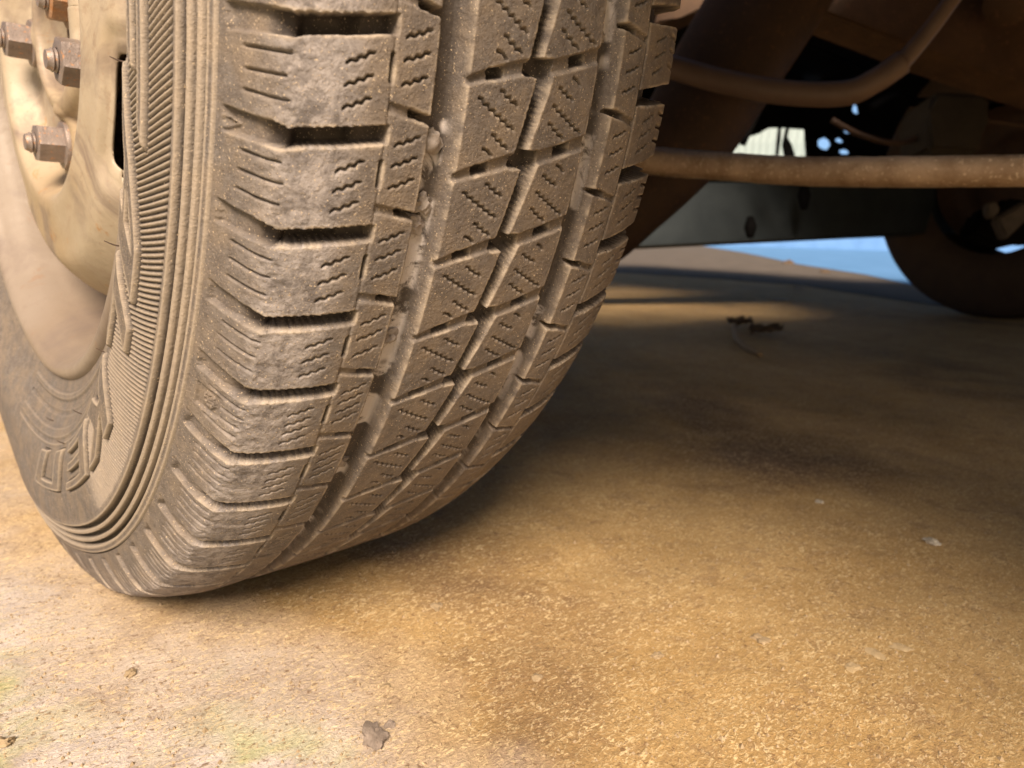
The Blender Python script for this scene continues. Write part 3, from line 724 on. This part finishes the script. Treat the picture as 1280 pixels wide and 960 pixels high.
def arch_liner():
    n = 28; bm = bmesh.new(); pr = None; cz = GZ + .02
    for k in range(n + 1):
        a = math.pi * k / n; y = -.465 * math.cos(a); z = cz + .465 * math.sin(a)
        y2 = -.473 * math.cos(a); z2 = cz + .473 * math.sin(a)
        vs = [bm.verts.new(p) for p in ((-.118, y, z), (.22, y, z), (.22, y2, z2), (-.118, y2, z2))]
        if pr:
            for j in range(4): bm.faces.new([pr[j], pr[(j + 1) % 4], vs[(j + 1) % 4], vs[j]])
        pr = vs
    from_bm('arch_liner', bm, BLACK, van)
arch_liner()
box('floor_pan', (.30, .62, .80), (3.2, 1.9, .84), BLACK)
box('floor_pan', (.24, -.82, .80), (3.0, -.24, .84), BLACK)
box('floor_pan', (.24, -.24, .80), (.66, .62, .84), BLACK)
box('floor_pan', (1.28, -.24, .80), (3.0, .62, .84), BLACK)  # opening between the pans added to drop sunlight on the driveway
box('light_slat', (.93, -.23, .80), (.98, .61, .85), BLACK)  # unseen bars added across the opening to thin the sunlight
box('light_slat', (.665, -.235, .80), (1.275, -.10, .85), BLACK)
box('bumper_apron', (-.11, -.86, .32), (2.75, -.83, .84), BLACK)
box('wing_top', (-.11, -.82, .86), (.23, .49, .89), BLACK)
# dark backing added to close the view between floor and sill, with daylight gaps
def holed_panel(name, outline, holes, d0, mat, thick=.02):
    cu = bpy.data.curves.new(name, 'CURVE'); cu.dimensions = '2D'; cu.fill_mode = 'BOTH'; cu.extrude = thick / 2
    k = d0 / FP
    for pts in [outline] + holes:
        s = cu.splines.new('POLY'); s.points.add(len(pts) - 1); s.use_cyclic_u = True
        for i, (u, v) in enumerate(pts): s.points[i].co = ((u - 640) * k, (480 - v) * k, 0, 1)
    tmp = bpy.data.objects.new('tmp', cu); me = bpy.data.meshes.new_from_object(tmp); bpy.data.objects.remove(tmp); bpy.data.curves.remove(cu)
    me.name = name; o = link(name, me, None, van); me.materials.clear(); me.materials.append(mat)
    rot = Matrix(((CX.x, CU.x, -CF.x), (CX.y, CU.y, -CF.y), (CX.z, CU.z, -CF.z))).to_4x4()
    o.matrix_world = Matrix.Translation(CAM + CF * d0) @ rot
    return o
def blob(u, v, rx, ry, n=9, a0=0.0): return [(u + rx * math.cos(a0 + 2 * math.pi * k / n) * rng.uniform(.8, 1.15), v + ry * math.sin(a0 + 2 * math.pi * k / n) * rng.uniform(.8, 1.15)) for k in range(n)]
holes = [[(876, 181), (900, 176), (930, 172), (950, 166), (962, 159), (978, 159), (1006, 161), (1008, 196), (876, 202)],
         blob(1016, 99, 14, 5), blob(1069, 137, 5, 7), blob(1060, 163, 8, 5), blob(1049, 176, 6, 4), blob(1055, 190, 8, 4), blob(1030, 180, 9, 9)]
holed_panel('dark_backing', [(690, 70), (1400, 70), (1400, 240), (690, 240)], holes, 2.7, BLACK)
for pts, d in (([(974, 158), (977, 158), (976, 175), (973, 198), (970, 198), (972, 176)], 1.80), ([(983, 160), (987, 160), (984, 172), (990, 180), (995, 198), (982, 198), (979, 180)], 1.80)):
    slab('cable', [at(u, v, d) for u, v in pts], .01, BLACK, van, .001)
# ribbed dark pieces and cables hanging in front of that panel
for i, (u, v, s) in enumerate(((958, 120, 1.0), (930, 150, .8), (905, 140, .9))):
    tube('hose', [at(u + 40, v - 60, 1.6), at(u, v, 1.6), at(u - 30, v + 60 * s, 1.6)], .008, BLACK, van, 12, 5)
tube('hose', [at(1040, 150, 1.5), at(1080, 170, 1.5), at(1130, 178, 1.5), at(1200, 150, 1.5), at(1300, 160, 1.5)], .006, DARKRUST, van, 12, 5)
tube('hose', [at(1090, 135, 1.55), at(1120, 120, 1.55), at(1150, 128, 1.55), at(1290, 118, 1.5)], .010, BLACK, van, 12, 5)

# ------------------------------------------------------------------ beyond the vehicle
WHITE = simple('daylight_white_boards', (.31, .36, .34), (.25, .30, .285), 5, .6, .001)
BLUEW = simple('daylight_blue_wall', (.085, .19, .38), (.11, .23, .44), 2, .7, .001)
def boundary():
    # blue wall and white boards, both added to stand in for daylight in the gaps
    a = at(1000, 290, 16); b = at(1100, 290, 16); dirx = (b - a); dirx.z = 0; dirx.normalize(); nrm = Vector((-dirx.y, dirx.x, 0))
    p0 = a - dirx * 14; p1 = a + dirx * 30; p0.z = p1.z = 0
    bm = bmesh.new(); vs = []
    for p in (p0, p1, p1 + nrm * .25, p0 + nrm * .25): vs.append((bm.verts.new(p), bm.verts.new(p + Vector((0, 0, 3.6)))))
    for i in range(4): bm.faces.new([vs[i][0], vs[(i + 1) % 4][0], vs[(i + 1) % 4][1], vs[i][1]])
    bm.faces.new([v[1] for v in vs]); bm.faces.new([v[0] for v in reversed(vs)])
    tag(from_bm('wall', bm, BLUEW, smooth=False), 'blue wall added across the road for daylight colour in gaps under the van', 'wall')
    g = bpy.data.objects.new('backdrop', None); col.objects.link(g); c = at(922, 290, 15.6); g.location = (c.x, c.y, 0)
    tag(g, 'white board shutter added for the bright daylight gap above the rusty rod', 'backdrop')
    for k in range(20):
        bm = bmesh.new(); bmesh.ops.create_cube(bm, size=1)
        for v in bm.verts: v.co = Vector((v.co.x * .03, v.co.y * .145, v.co.z * 1.9))
        bmesh.ops.bevel(bm, geom=list(bm.edges), offset=.004, segments=1, affect='EDGES')
        o = from_bm('board', bm, WHITE, g, False); q = dirx * (k - 9.5) * .152; o.location = (q.x, q.y, 2.2); o.rotation_euler = (0, 0, math.atan2(dirx.y, dirx.x) + math.pi / 2)
    for z in (1.5, 2.9):
        bm = bmesh.new(); bmesh.ops.create_cube(bm, size=1)
        for v in bm.verts: v.co = Vector((v.co.x * 3.0, v.co.y * .04, v.co.z * .09))
        o = from_bm('rail', bm, WHITE, g, False); q = nrm * .04; o.location = (q.x, q.y, z); o.rotation_euler = (0, 0, math.atan2(dirx.y, dirx.x))
boundary()

# ------------------------------------------------------------------ small things on the ground and in the tread
STONE = simple('grey_stone', (.24, .17, .095), (.33, .245, .15), 120, .8, .0008)
GSTONE = simple('golden_stone', (.36, .255, .135), (.42, .31, .18), 120, .9, .0008)
PALE = simple('pale_chip', (.42, .36, .28), (.52, .45, .36), 90, .7, .0005)
LUMP = simple('grey_brown_mud', (.15, .115, .09), (.24, .19, .155), 260, .95, .0012)
MUD = simple('dried_mud', (.26, .215, .185), (.36, .31, .275), 200, .95, .0012)
TWIG = simple('dry_twig', (.28, .17, .08), (.36, .23, .11), 90, .8, .0006)
LEAF = simple('dark_dead_leaf', (.07, .045, .028), (.11, .07, .04), 60, .8, .0006)
def lump(name, loc, size, mat, seed, flat=.6, rough=.28, sub_=3, rot=0.0):
    bm = bmesh.new(); bmesh.ops.create_icosphere(bm, subdivisions=sub_, radius=1)
    rs = np.random.default_rng(seed); ph = rs.uniform(0, 6, (6, 3)); fr = rs.uniform(-5.5, 5.5, (6, 3))
    for v in bm.verts:
        d = 1 + rough * sum(math.sin(fr[i] @ np.array(v.co) + ph[i, 0]) for i in range(6)) / 3 + rough * .35 * math.sin(9 * v.co.x + seed) * math.sin(11 * v.co.y) + rough * .3 * rs.normal() * (size < .012)
        v.co = Vector((v.co.x * size * d, v.co.y * size * d * .75, v.co.z * size * d * flat))
    o = from_bm(name, bm, mat); o.location = loc; o.rotation_euler = (0, 0, rot); return o
def stone(u, v, s, mat, seed, label, flat=.5, name='pebble', cat='pebble'):
    p = gnd(u, v, .0); o = lump(name, (p.x, p.y, gz(p.x, p.y) + s * flat * .25), s, mat, seed, flat, .3, 3, seed * 1.3); return tag(o, label, cat, 'loose stones and chips on the driveway')
stone(468, 925, .0065, LUMP, 1, 'rough grey lump of dried mud near the bottom edge of the photo', .55, 'mud_lump', 'mud lump')
stone(487, 910, .0022, LUMP, 2, 'tiny crumb beside the rough grey mud lump', .7, 'mud_crumb', 'mud crumb')
stone(546, 760, .0042, STONE, 3, 'small half-buried grey stone below the tyre', .22)
stone(483, 860, .0028, STONE, 4, 'small brown stone above the mud lump', .4)
stone(671, 846, .0030, STONE, 5, 'flat brown chip left of the frame centre, low on the driveway', .3)
stone(950, 797, .0045, STONE, 6, 'grey speckled pebble in the golden stained area', .35)
stone(1068, 832, .0048, GSTONE, 7, 'flat triangular pale stone pressed into the driveway', .10)
stone(1095, 815, .0048, GSTONE, 8, 'round flat stone next to the triangular one', .07)
stone(1128, 808, .0048, GSTONE, 9, 'long flat stone right of the round flat one', .07)
stone(1165, 679, .0062, PALE, 10, 'white chip near the right edge at the shadow', .3)
stone(1024, 627, .0035, PALE, 11, 'tiny white speck in the dark shadow', .5)
stone(822, 818, .0032, STONE, 12, 'dark pebble right of the centre of the driveway', .5)
stone(163, 845, .0030, STONE, 13, 'orange brown chip on the pale mossy concrete', .5)
stone(4, 933, .0036, STONE, 14, 'dark pebble at the lower left corner', .6)
stone(1000, 360, .030, PALE, 15, 'pale stone on the far part of the driveway', .3)
stone(975, 375, .030, PALE, 16, 'pale flat patch of grit on the far driveway', .12)
stone(986, 330, .050, LEAF, 17, 'dark clod on the far edge of the driveway', .45, 'clod', 'clod')
stone(1030, 341, .035, LEAF, 18, 'small dark clod right of the larger one on the driveway edge', .4, 'clod', 'clod')
# twig with dead leaves
p0, p1, p2 = gnd(917, 412), gnd(922, 430), gnd(950, 447)
for p, z in ((p0, .012), (p1, .006), (p2, .004)): p.z = z
tw = tube('twig', [p0, p1, p2], [.005, .0055, .004], TWIG, None, 10, 6, .06); tag(tw, 'bent dry twig lying on the dark driveway', 'twig')
def leaf(u0, v0, u1, v1, wd, label, seed):
    a = gnd(u0, v0); b = gnd(u1, v1); d = b - a; L = d.length; d.normalize(); s = Vector((-d.y, d.x, 0)); rs = random.Random(seed)
    bm = bmesh.new(); prev = None
    for i in range(11):
        t = i / 10; w_ = wd * math.sin(math.pi * min(max(t, .03), .97)) ** .7; c = a + d * L * t; row = []
        for j in range(-3, 4):
            q = c + s * w_ * j / 3; row.append(bm.verts.new((q.x, q.y, .006 + .22 * wd * abs(j / 3) ** 1.6 + .012 * math.sin(t * 5 + j) ** 2 + rs.uniform(0, .002))))
        if prev:
            for j in range(6): bm.faces.new([prev[j], prev[j + 1], row[j + 1], row[j]])
        prev = row
    o = from_bm('leaf', bm, LEAF); m_ = o.modifiers.new('t', 'SOLIDIFY'); m_.thickness = .0012
    tag(o, label, 'leaf', 'dead leaves on the driveway'); return o
leaf(915, 412, 932, 408, .030, 'curled dark leaf at the upper end of the twig', 1)
leaf(938, 422, 975, 418, .030, 'larger dark curled leaf right of the twig', 2)
# mud clods stuck in the outer tread groove
def in_groove(x, th, depth=.0072):
    r = .3345 - depth; t = R(th); return Vector((x, -r * math.cos(t), r * math.sin(t) + GZ))
for i, (x, th, s, label) in enumerate(((-.036, -14.5, .0046, 'dried mud clod highest in the outer tread groove'), (-.034, -18.0, .0038, 'dried mud clod second from the top in the outer groove'),
                                       (-.0365, -19.3, .0044, 'largest dried mud clod halfway down the outer groove'), (-.0345, -26.8, .0042, 'dried mud clod low in the outer groove'),
                                       (-.036, -38.5, .0044, 'dried mud clod lowest in the outer groove near the ground'), (.034, -6.9, .0036, 'dried mud clod in the inner tread groove'),
                                       (.0335, -14.2, .0036, 'dried mud clod lower in the inner tread groove'))):
    o = lump('mud_clod', in_groove(x, th), s, MUD, 40 + i, .5, .4, 3, 0)
    o.rotation_euler = (R(90 + th) if False else R(90) + R(-th) * -1 * 0 + R(0), 0, 0); o.rotation_euler = (R(90 - th) - math.pi / 2 + math.pi / 2, 0, R(i * 0))
    tag(o, label, 'mud clod', 'dried mud stuck in the tread grooves')
# fine loose grit
def grit():
    V, Fq = [], []; n = 2600; k = 0
    for _ in range(n):
        u = rng.uniform(-40, 1320); v = rng.uniform(640, 1000)
        p = gnd(u, v); s = abs(rng.normal()) * .00045 + .00022
        rot = rng.uniform(0, 6.28); c, s_ = math.cos(rot) * s, math.sin(rot) * s
        z = gz(p.x, p.y)
        b = [(p.x + c, p.y + s_, z), (p.x - s_ * .8, p.y + c * .8, z), (p.x - c, p.y - s_, z), (p.x + s_ * .8, p.y - c * .8, z), (p.x, p.y, z + s * 1.1), (p.x, p.y, z - s)]
        V += b; Fq += [[k, k + 1, k + 4], [k + 1, k + 2, k + 4], [k + 2, k + 3, k + 4], [k + 3, k, k + 4]]; k += 6
    return tag(grid_mesh('grit', np.array(V), np.array(Fq), STONE, smooth=False), 'fine loose grit scattered on the concrete', kind='stuff')
grit()
